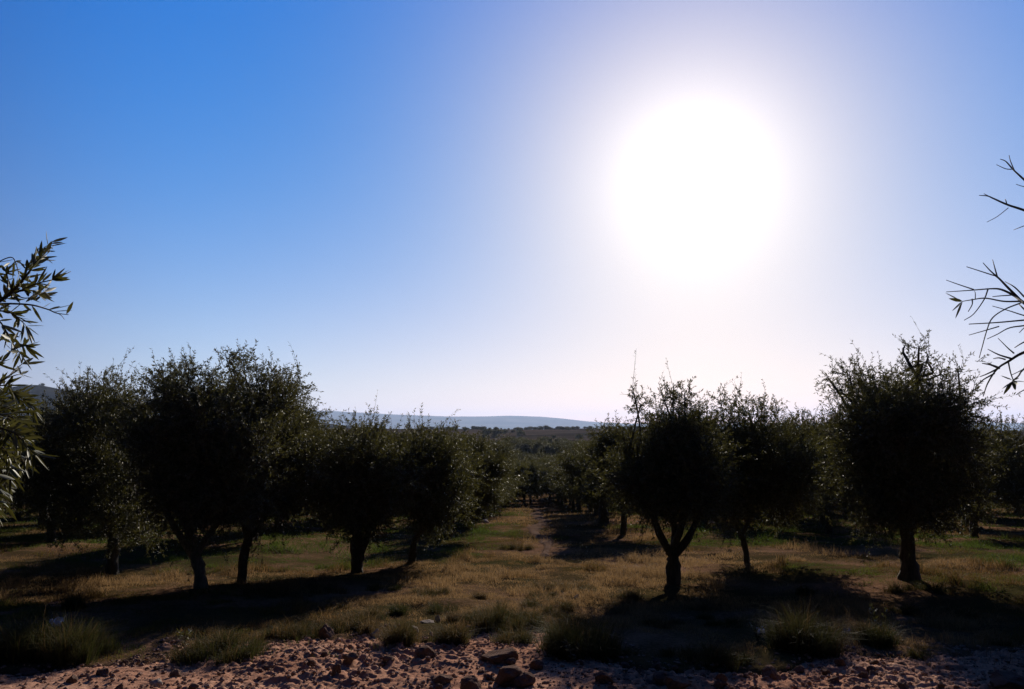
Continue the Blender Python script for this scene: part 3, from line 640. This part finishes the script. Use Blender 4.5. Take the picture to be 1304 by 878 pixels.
def green_map(x, y):
    g_ = fbm(x * .22 + 4, y * .22, 77, 4)
    g_ = g_ - .16 * np.exp(-((x - path_x(y)) / 2.2) ** 2) * sstep(6, 12, y) + .07 * sstep(3, 7, np.abs(x - 1)) - .10 * sstep(-2.5, -5, x) * (1 - sstep(10, 13, y)) 
    return g_
gr = MB(); r = np.random.default_rng(91)
for (ya, yb, n, hh, ww, three) in ((7.2, 11.5, 260000, .060, .0042, True), (11.5, 18, 300000, .068, .006, True), (18, 30, 270000, .085, .011, False), (30, 60, 200000, .11, .024, False), (60, 110, 70000, .14, .05, False)):
    y = np.sqrt(r.uniform(ya ** 2, yb ** 2, n)); x = r.uniform(-1, 1, n) * (.76 * y + 1.2)
    gm = green_map(x, y); patch = fbm(x * .9, y * .9, 13, 3); fine = sstep(.3, .75, vnoise(x * 3.6, y * 3.6, 14)); tuft = sstep(.6, .85, vnoise(x * 1.7 + 9, y * 1.7, 15)) * sstep(.4, .6, vnoise(x * 7, y * 7, 16))
    keep = r.random(n) < sstep(.28, .5, patch) * .8 + .35 * sstep(.44, .54, gm) + .08 + .6 * tuft
    keep &= r.random(n) > .95 * sstep(-.35, .05, dirt_in(x, y))
    keep &= r.random(n) > .93 * np.exp(-(path_d(x, y) / (.38)) ** 4) * (y > 18)
    x, y, gm, patch, fine, tuft = x[keep], y[keep], gm[keep], patch[keep], fine[keep], tuft[keep]; m = len(x)
    tint = np.clip(.58 - 7.0 * (gm - .44) + 1.2 * (patch - .45) + .35 * (vnoise(x * 2.3, y * 2.3, 44) - .5) + r.normal(0, .16, m), 0, 1)
    Hh = hh * r.uniform(.4, 1.3, m) * (.55 + .7 * sstep(.3, .65, patch)) * (.5 + .6 * fine + 2.6 * tuft)
    blades(gr, r, x, y, h(x, y) - .01, Hh, ww * r.uniform(.7, 1.3, m), r.uniform(.2, 1.3, m), tint, three=three)
props(gr.obj('grass', [M['grass']]), 'dry olive brown and green grass covering the ground between the trees', kind='stuff')

def tussock(px, py, wpx, hpx, n, label, tint=.4, spike=.3, name='grass_tussock', cat='grass tuft'):
    n = int(n * 1.5); tint -= .05
    r = np.random.default_rng(int(px * 7 + py)); g = ground(px, py); s = g[1] / F
    w = wpx * s / 2; hh = hpx * s; dp = min(w, .5)
    K = max(5, int(wpx / 5)); ca = r.uniform(0, 6.28, K); cq = np.sqrt(r.random(K)) * (.82 if wpx > 45 else .6)
    cx = np.cos(ca) * cq * w; cy = np.sin(ca) * cq * dp; ch = hh * np.sqrt(np.clip(1.2 - cq ** 2, .3, 2)) * r.uniform(.65, 1.05, K); ct = r.normal(0, .12, K)
    k = r.integers(0, K, n); a = r.uniform(0, 6.28, n); q = np.abs(r.normal(0, .055, n))
    x = g[0] + cx[k] + np.cos(a) * q; y = g[1] + cy[k] + np.sin(a) * q
    H_ = ch[k] * r.uniform(.3, 1.1, n); tall = r.random(n) < .03; H_ = np.where(tall, H_ * 1.25 + .04, H_)
    lean = np.clip(r.gamma(2.0, .3, n) + spike * .5, 0, 1.5)
    outw = np.arctan2(cy[k], cx[k] + 1e-6); dirs = np.where(r.random(n) < .35, outw + r.normal(0, .7, n), a + r.normal(0, .5, n))
    mb = MB(); blades(mb, r, x, y, surf(x, y) - .015, H_, r.uniform(.0026, .006, n), lean, np.clip(tint + ct[k] + r.normal(0, .16, n) + .25 * tall, 0, 1), 0, dirs)
    o = mb.obj(name, [M['tuft']], None, None, g); o.location = g
    return props(o, label, cat, 'tufts of tall grass along the dirt track')
tussock(62, 842, 150, 62, 3800, 'big dark grass tuft in the bottom left corner', .36)
tussock(284, 836, 132, 34, 2600, 'low wide grass tuft on the dirt edge below the front left tree', .42, .5)
tussock(738, 832, 96, 60, 2600, 'large dark rounded grass tuft beside the foot of the large shadow', .34)
tussock(506, 822, 64, 38, 1500, 'rusty orange brown grass tuft on the dirt edge', .72)
tussock(574, 820, 52, 34, 1300, 'small brown green grass tuft right of the rusty one', .58)
tussock(654, 816, 52, 24, 1000, 'short thin grass tuft in front of the wide dark one', .5)
tussock(640, 797, 110, 36, 2400, 'wide dark grass tuft behind the stony gap in the grass', .36)
tussock(455, 803, 70, 30, 1500, 'brown grass tuft left of the rusty one', .62)
tussock(380, 807, 90, 24, 1800, 'low olive brown grass strip above the dirt left of centre', .55, .5)
tussock(1020, 822, 100, 60, 2600, 'tall yellow olive grass tuft right of the shaded ground', .42)
tussock(1116, 815, 50, 38, 1100, 'small dark spiky grass tuft at the shadow edge on the right', .3)
tussock(96, 778, 40, 24, 800, 'small green grass tuft on the brown strip at left', .28)
tussock(905, 842, 100, 30, 1600, 'flat dark grass tuft in the shade of the candelabra tree', .3, .5)
tussock(655, 694, 56, 14, 900, 'low grass tuft beside the far part of the path', .5)
tussock(700, 776, 90, 20, 1500, 'low brown grass tuft in the middle of the meadow', .6, .5)
tussock(540, 762, 70, 16, 1100, 'flat dark brown grass tuft in the meadow left of centre', .55, .5)

r_t = np.random.default_rng(777)
for i in range(26):
    px_ = r_t.uniform(160, 1290); py_ = np.interp(px_, [e[0] for e in _edge], [e[1] for e in _edge]) + r_t.uniform(-14, 12)
    tussock(px_, py_, r_t.uniform(14, 34), r_t.uniform(9, 20), int(r_t.uniform(160, 420)), 'little ragged grass sprout at the broken edge of the dirt track', r_t.uniform(.3, .75), .4, 'grass_sprout')
for i in range(44):
    px_ = r_t.uniform(330, 1240); py_ = r_t.uniform(742, 800)
    tussock(px_, py_, r_t.uniform(26, 64), r_t.uniform(9, 20), int(r_t.uniform(350, 800)), 'low dark clump of meadow grass behind the dirt track', r_t.uniform(.3, .78), .4, 'grass_clump')
# weeds
def weed(px, py, hpx, label, seed, stems=5):
    r = np.random.default_rng(seed); g = ground(px, py); g[2] = track_z(g[0], g[1]); hh = hpx * g[1] / F; mb = MB()
    for i in range(stems):
        a = r.uniform(0, 6.28); e = g + np.array([math.cos(a) * hh * .35, math.sin(a) * hh * .35, hh * r.uniform(.6, 1)])
        S = spline([g - (0, 0, .02), (g + e) / 2 + (0, 0, hh * .12), e], 6); tube(mb, S, np.linspace(.004, .0015, 6), 5, 1)
        for k in range(9):
            p = S[r.integers(1, 6)]; D = unit(r.normal(size=3) + np.array([0, 0, .5])); near_leaf(mb, p, D, unit(np.cross(D, r.normal(size=3))), .05 * r.uniform(.7, 1.3), .016, r.random())
    o = mb.obj('weed', [M['leaf_near'], M['twig']], None, None, g); o.location = g
    props(o, label, 'weed')
weed(729, 843, 26, 'lone dark weed on bare dirt in front of the rounded tuft', 1, 4)
weed(1118, 806, 44, 'upright feathery weed rising from the spiky tuft at right', 2, 4)
weed(233, 826, 22, 'small bright green weed at the left end of the low wide tuft', 3, 6)
weed(965, 812, 24, 'pale small weed at the left foot of the yellow olive tuft', 4, 5)

# ------------------------------------------------------------------ stones
def stone_verts(r, size, sub=2):
    import bmesh
    bm = bmesh.new(); bmesh.ops.create_icosphere(bm, subdivisions=sub, radius=1)
    V = np.array([v.co[:] for v in bm.verts]); Fc = np.array([[v.index for v in f.verts] for f in bm.faces]); bm.free()
    k = rand_unit(r, 9); cut = r.uniform(.5, .85, 9)
    for n_, c in zip(k, cut):
        d = V @ n_; V = V - np.where(d > c, d - c, 0)[:, None] * n_[None]
    V = V * (1 + .16 * (vnoise(V[:, 0] * 2.5 + V[:, 2] * 1.7 + r.random() * 50, V[:, 1] * 2.5 - V[:, 2], 3) - .5))[:, None]
    a = r.uniform(0, 6.28); Rm = np.array([[math.cos(a), -math.sin(a), 0], [math.sin(a), math.cos(a), 0], [0, 0, 1]])
    return V @ Rm * np.asarray(size), Fc
def rock(px, py, wpx, hpx, label, mat='rock', group='stones and clods on the dirt track', name='rock'):
    r = np.random.default_rng(int(px * 13 + py * 7)); g = ground(px, py); s = g[1] / F; g[2] = track_z(g[0], g[1])
    V, Fc = stone_verts(r, (wpx * s * .52, wpx * s * .44, hpx * s * .68), 3)
    V = V * (1 + .42 * (fbm(V[:, 0] / (wpx * s) * 7 + px, V[:, 1] / (wpx * s) * 7 + V[:, 2] / (hpx * s) * 5, 5, 3) - .44))[:, None]
    V = V + np.array([0, 0, hpx * s * .28])
    mb = MB(); mb.add(V, None, Fc); o = mb.obj(name, [M[mat]], None, None); o.location = g
    return props(o, label, 'rock', group)
rock(646, 868, 44, 26, 'largest dark rock at the bottom centre')
rock(602, 876, 30, 18, 'reddish rounded rock at the bottom edge left of the largest one')
rock(668, 872, 30, 15, 'low rock touching the right side of the largest one')
rock(640, 842, 48, 14, 'long low rock behind the largest one')
rock(543, 841, 28, 14, 'smooth oval rock below the rusty tuft')
rock(683, 850, 18, 11, 'small rock right of the long low one')
rock(563, 866, 26, 12, 'flat rock at the bottom left of the reddish one')
rock(770, 869, 24, 14, 'angular rock at the bottom edge right of centre')
rock(428, 862, 14, 12, 'small square dark clod at the bottom left of centre')
rock(446, 848, 18, 10, 'small clod on the dirt under the brown tuft')
rock(493, 848, 16, 9, 'small clod left of the smooth oval rock')
rock(479, 810, 14, 12, 'upright pale rock at the left side of the rusty tuft', 'pale_rock')
rock(526, 809, 13, 9, 'tilted pale stone slab leaning in the rusty tuft', 'pale_rock')
rock(545, 797, 20, 5, 'flat pale stone behind the two brown tufts', 'pale_rock')
rock(558, 792, 8, 9, 'tiny white stone above the small brown green tuft', 'pale_rock')
rock(414, 812, 22, 16, 'grey rock at the grass edge left of the brown tuft')
rock(735, 762, 11, 6, 'white stone in the meadow above the rounded dark tuft', 'pale_rock')
rock(618, 696, 12, 4, 'flat pale stone beside the far path', 'pale_rock')
rock(982, 858, 28, 18, 'domed pale brown rock at the edge of the big shadow')
rock(845, 866, 34, 18, 'broad brown rock at the shaded bottom edge')
rock(862, 876, 36, 18, 'dark rock at the bottom edge under the broad brown one')
rock(838, 848, 18, 12, 'small brown rock behind the broad brown one')
rock(915, 868, 20, 12, 'dark clod in the shade left of the domed rock')
rock(36, 856, 20, 10, 'pale brown flat stone in front of the bottom left tuft')
rock(198, 876, 18, 10, 'pale buff stone at the bottom edge on the left', 'pale_rock')
rock(130, 861, 16, 10, 'dark clod in front of the bottom left tuft')
rock(92, 869, 14, 10, 'dark clod at the bottom edge below the bottom left tuft')
rock(1070, 842, 14, 9, 'small dark clod on the sunlit dirt right of the domed rock')
rock(1062, 864, 16, 10, 'dark clod at the bottom of the sunlit dirt patch')
rock(1150, 872, 18, 10, 'dark clod at the bottom right of the sunlit dirt')
rock(1288, 872, 46, 18, 'large flat reddish rock in the bottom right corner')
rock(648, 872, 16, 6, 'thin stone chip resting in front of the largest rock')
rock(905, 697, 12, 5, 'pale stone in the grass right of the candelabra trunk', 'pale_rock')
r = np.random.default_rng(17)
for i in range(46):
    px = r.uniform(150, 1290); py = r.uniform(834, 880); w = r.uniform(8, 16)
    rock(px, py, w, w * r.uniform(.45, .7), 'small dark clod of earth lying on the stony dirt track', 'rock', 'small clods on the dirt track', 'clod')
# loose gravel: uncountable
gv = MB(); protos = [stone_verts(np.random.default_rng(400 + k), (1, .85, .62), 1) for k in range(12)]
n = 30000; x = r.uniform(-7.4, 7.4, n); y = r.uniform(5.4, 9.6, n)
ok = dirt_in(x, y) > -.15; x, y = x[ok], y[ok]
for i in range(len(x)):
    V, Fc = protos[i % 12]; s = .005 + .027 * r.random() ** 3.4; a = r.uniform(0, 6.28); c, sn = math.cos(a), math.sin(a)
    gv.add(np.stack([V[:, 0] * c - V[:, 1] * sn, V[:, 0] * sn + V[:, 1] * c, V[:, 2]], 1) * s + np.array([x[i], y[i], track_z(x[i], y[i]) + s * .2]), None, Fc)
props(gv.obj('gravel', [M['grit']]), 'loose gravel and crumbs of earth scattered over the dirt track', kind='stuff')

# white scraps
def scrap(px, py, wpx, lift, label, seed):
    r = np.random.default_rng(seed); g = ground(px, py); s = wpx * g[1] / F; g[2] += lift
    u, v = np.meshgrid(np.linspace(-.5, .5, 9), np.linspace(-.5, .5, 9))
    X = u * s; Y_ = v * s * .6 + np.abs(u) * s * .2; Z = (fbm(u * 4 + seed, v * 4, 1, 3) - .4) * s * .9 + v * s * .5
    V = np.stack([X, Y_, Z], -1).reshape(-1, 3); V = np.vstack([V, V + np.array([0, .0015, -.0015])])
    i = (np.arange(8)[:, None] * 9 + np.arange(8)[None]).reshape(-1); q = np.stack([i, i + 1, i + 10, i + 9], 1)
    mb = MB(); mb.add(V, np.vstack([q, q[:, ::-1] + 81])); o = mb.obj('plastic_scrap', [M['white']], None, {0}); o.location = g
    props(o, label, 'litter', 'scraps of white litter')
scrap(68, 832, 16, .27, 'crumpled white plastic scrap caught in the bottom left tuft', 5)
scrap(1079, 804, 8, .05, 'white scrap on the ground left of the spiky tuft', 6)
scrap(969, 806, 9, .06, 'white scrap beside the pale weed in the shade', 7)

# ------------------------------------------------------------------ haze
hb = 4300.0
mb = MB()
zb, zt = float(min(Zg.min(), -60)) - 12, 400.0
Vb = np.array([(sx * 27000., yv, zv) for zv in (zb, zt) for yv in (-40., 20500.) for sx in (-1, 1)])
mb.add(Vb, [(0, 2, 3, 1), (4, 5, 7, 6), (0, 1, 5, 4), (2, 6, 7, 3), (0, 4, 6, 2), (1, 3, 7, 5)])
m, nt, out = mat_new('thin_haze')
pv = N(nt, 'ShaderNodeVolumePrincipled', ins={'Color': (.50, .66, 1, 1), 'Density': .000048, 'Anisotropy': .25})
nt.links.new(pv.outputs[0], out.inputs['Volume'])
hz_o = mb.obj('haze', [m]); props(hz_o, 'thin pale haze in the air over the whole valley', kind='stuff')

# ------------------------------------------------------------------ light
EXPO = .65; SK = 2 ** -EXPO
w = bpy.data.worlds.new('World'); scene.world = w; w.use_nodes = True
nt = w.node_tree; nt.nodes.clear(); L = nt.links.new
out = nt.nodes.new('ShaderNodeOutputWorld')
sky = N(nt, 'ShaderNodeTexSky', sky_type='NISHITA', sun_disc=False, sun_elevation=SUN_EL, sun_rotation=SUN_AZ, altitude=0, air_density=1.0, dust_density=0.0, ozone_density=2.5)
bg = N(nt, 'ShaderNodeBackground', ins={'Strength': .10})
# grade the clear sky to the deep blue of the photograph, channel by channel
sep = N(nt, 'ShaderNodeSeparateColor'); L(sky.outputs[0], sep.inputs[0]); comb = N(nt, 'ShaderNodeCombineColor')
for k_, (amp_, g_) in enumerate(((-4.5, 1.0), (-.90, .95), (-.33, .26))):
    m1 = N(nt, 'ShaderNodeMath', operation='MULTIPLY'); L(sep.outputs[k_], m1.inputs[0]); m1.inputs[1].default_value = .2
    m2 = N(nt, 'ShaderNodeMath', operation='POWER'); L(m1.outputs[0], m2.inputs[0]); m2.inputs[1].default_value = g_
    m3 = N(nt, 'ShaderNodeMath', operation='MULTIPLY'); L(m2.outputs[0], m3.inputs[0]); m3.inputs[1].default_value = math.exp(amp_) * 10 * SK
    L(m3.outputs[0], comb.inputs[k_])
# the sun's aureole in the sky: brightness falls off with the angle from the sun
tc = N(nt, 'ShaderNodeTexCoord')
dt = N(nt, 'ShaderNodeVectorMath', operation='DOT_PRODUCT'); L(tc.outputs['Generated'], dt.inputs[0]); dt.inputs[1].default_value = tuple(SUN)
ac = N(nt, 'ShaderNodeMath', operation='ARCCOSINE', use_clamp=False); L(dt.outputs['Value'], ac.inputs[0])
def falloff(scale, power, amp):
    d = N(nt, 'ShaderNodeMath', operation='DIVIDE'); L(ac.outputs[0], d.inputs[0]); d.inputs[1].default_value = scale
    p = N(nt, 'ShaderNodeMath', operation='POWER'); L(d.outputs[0], p.inputs[0]); p.inputs[1].default_value = power
    ng = N(nt, 'ShaderNodeMath', operation='MULTIPLY'); L(p.outputs[0], ng.inputs[0]); ng.inputs[1].default_value = -1
    e = N(nt, 'ShaderNodeMath', operation='EXPONENT'); L(ng.outputs[0], e.inputs[0])
    m_ = N(nt, 'ShaderNodeMath', operation='MULTIPLY'); L(e.outputs[0], m_.inputs[0]); m_.inputs[1].default_value = amp
    return m_.outputs[0]
# the clear sky grows dark away from the sun
far_ = N(nt, 'ShaderNodeMapRange', interpolation_type='SMOOTHSTEP', ins={1: .62, 2: 1.35, 3: 1.0, 4: .05}); L(ac.outputs[0], far_.inputs[0])
dk = N(nt, 'ShaderNodeVectorMath', operation='SCALE'); L(comb.outputs[0], dk.inputs[0]); L(far_.outputs[0], dk.inputs['Scale']); L(dk.outputs[0], bg.inputs['Color'])
bg2 = N(nt, 'ShaderNodeBackground', ins={'Color': (1, 1, 1, 1)}); L(falloff(.088, 1.3, .80 * SK), bg2.inputs['Strength'])
bg3 = N(nt, 'ShaderNodeBackground', ins={'Color': (1.0, .60, .02, 1)}); L(falloff(.261, 1.824, .823 * SK), bg3.inputs['Strength'])
# dusty warm air low over the horizon on the sunward side
sz = N(nt, 'ShaderNodeSeparateXYZ'); L(tc.outputs['Generated'], sz.inputs[0])
zc = N(nt, 'ShaderNodeMath', operation='MAXIMUM', ins={1: 0.0}); L(sz.outputs[2], zc.inputs[0])
zd = N(nt, 'ShaderNodeMath', operation='MULTIPLY', ins={1: -1 / .126}); L(zc.outputs[0], zd.inputs[0])
ze = N(nt, 'ShaderNodeMath', operation='EXPONENT'); L(zd.outputs[0], ze.inputs[0])
zm = N(nt, 'ShaderNodeMath', operation='MULTIPLY'); L(ze.outputs[0], zm.inputs[0]); L(falloff(.90, 2.0, 1.6 * SK), zm.inputs[1])
bg4 = N(nt, 'ShaderNodeBackground', ins={'Color': (1, .05, .04, 1)}); L(zm.outputs[0], bg4.inputs['Strength'])
last = bg.outputs[0]
for b_ in (bg2, bg3, bg4):
    ad_ = N(nt, 'ShaderNodeAddShader'); L(last, ad_.inputs[0]); L(b_.outputs[0], ad_.inputs[1]); last = ad_.outputs[0]
L(last, out.inputs[0])

sl = bpy.data.lights.new('sun', 'SUN'); sl.energy = 5.0; sl.angle = math.radians(.5); sl.color = (1, .90, .76)
so = link(bpy.data.objects.new('sun', sl)); so.rotation_euler = Vector(SUN).to_track_quat('Z', 'Y').to_euler(); so.location = (30, 100, 60)

cd = bpy.data.cameras.new('camera'); cam = link(bpy.data.objects.new('camera', cd)); cam.location = CAM
cd.sensor_width = 36; cd.lens = F / PW * 36; cd.clip_end = 30000; cd.clip_start = .05
cam.rotation_euler = (math.pi / 2 + TH, 0, 0); scene.camera = cam

scene.view_settings.view_transform = 'Standard'; scene.view_settings.look = 'None'; scene.view_settings.exposure = EXPO; scene.view_settings.gamma = 1
scene.view_settings.use_curve_mapping = False
scene.cycles.max_bounces = 5; scene.cycles.diffuse_bounces = 2; scene.cycles.glossy_bounces = 2; scene.cycles.transmission_bounces = 3; scene.cycles.volume_bounces = 0
scene.cycles.use_denoising = True; scene.cycles.denoiser = 'OPENIMAGEDENOISE'; scene.cycles.denoising_input_passes = 'RGB_ALBEDO_NORMAL'; scene.cycles.denoising_prefilter = 'NONE'
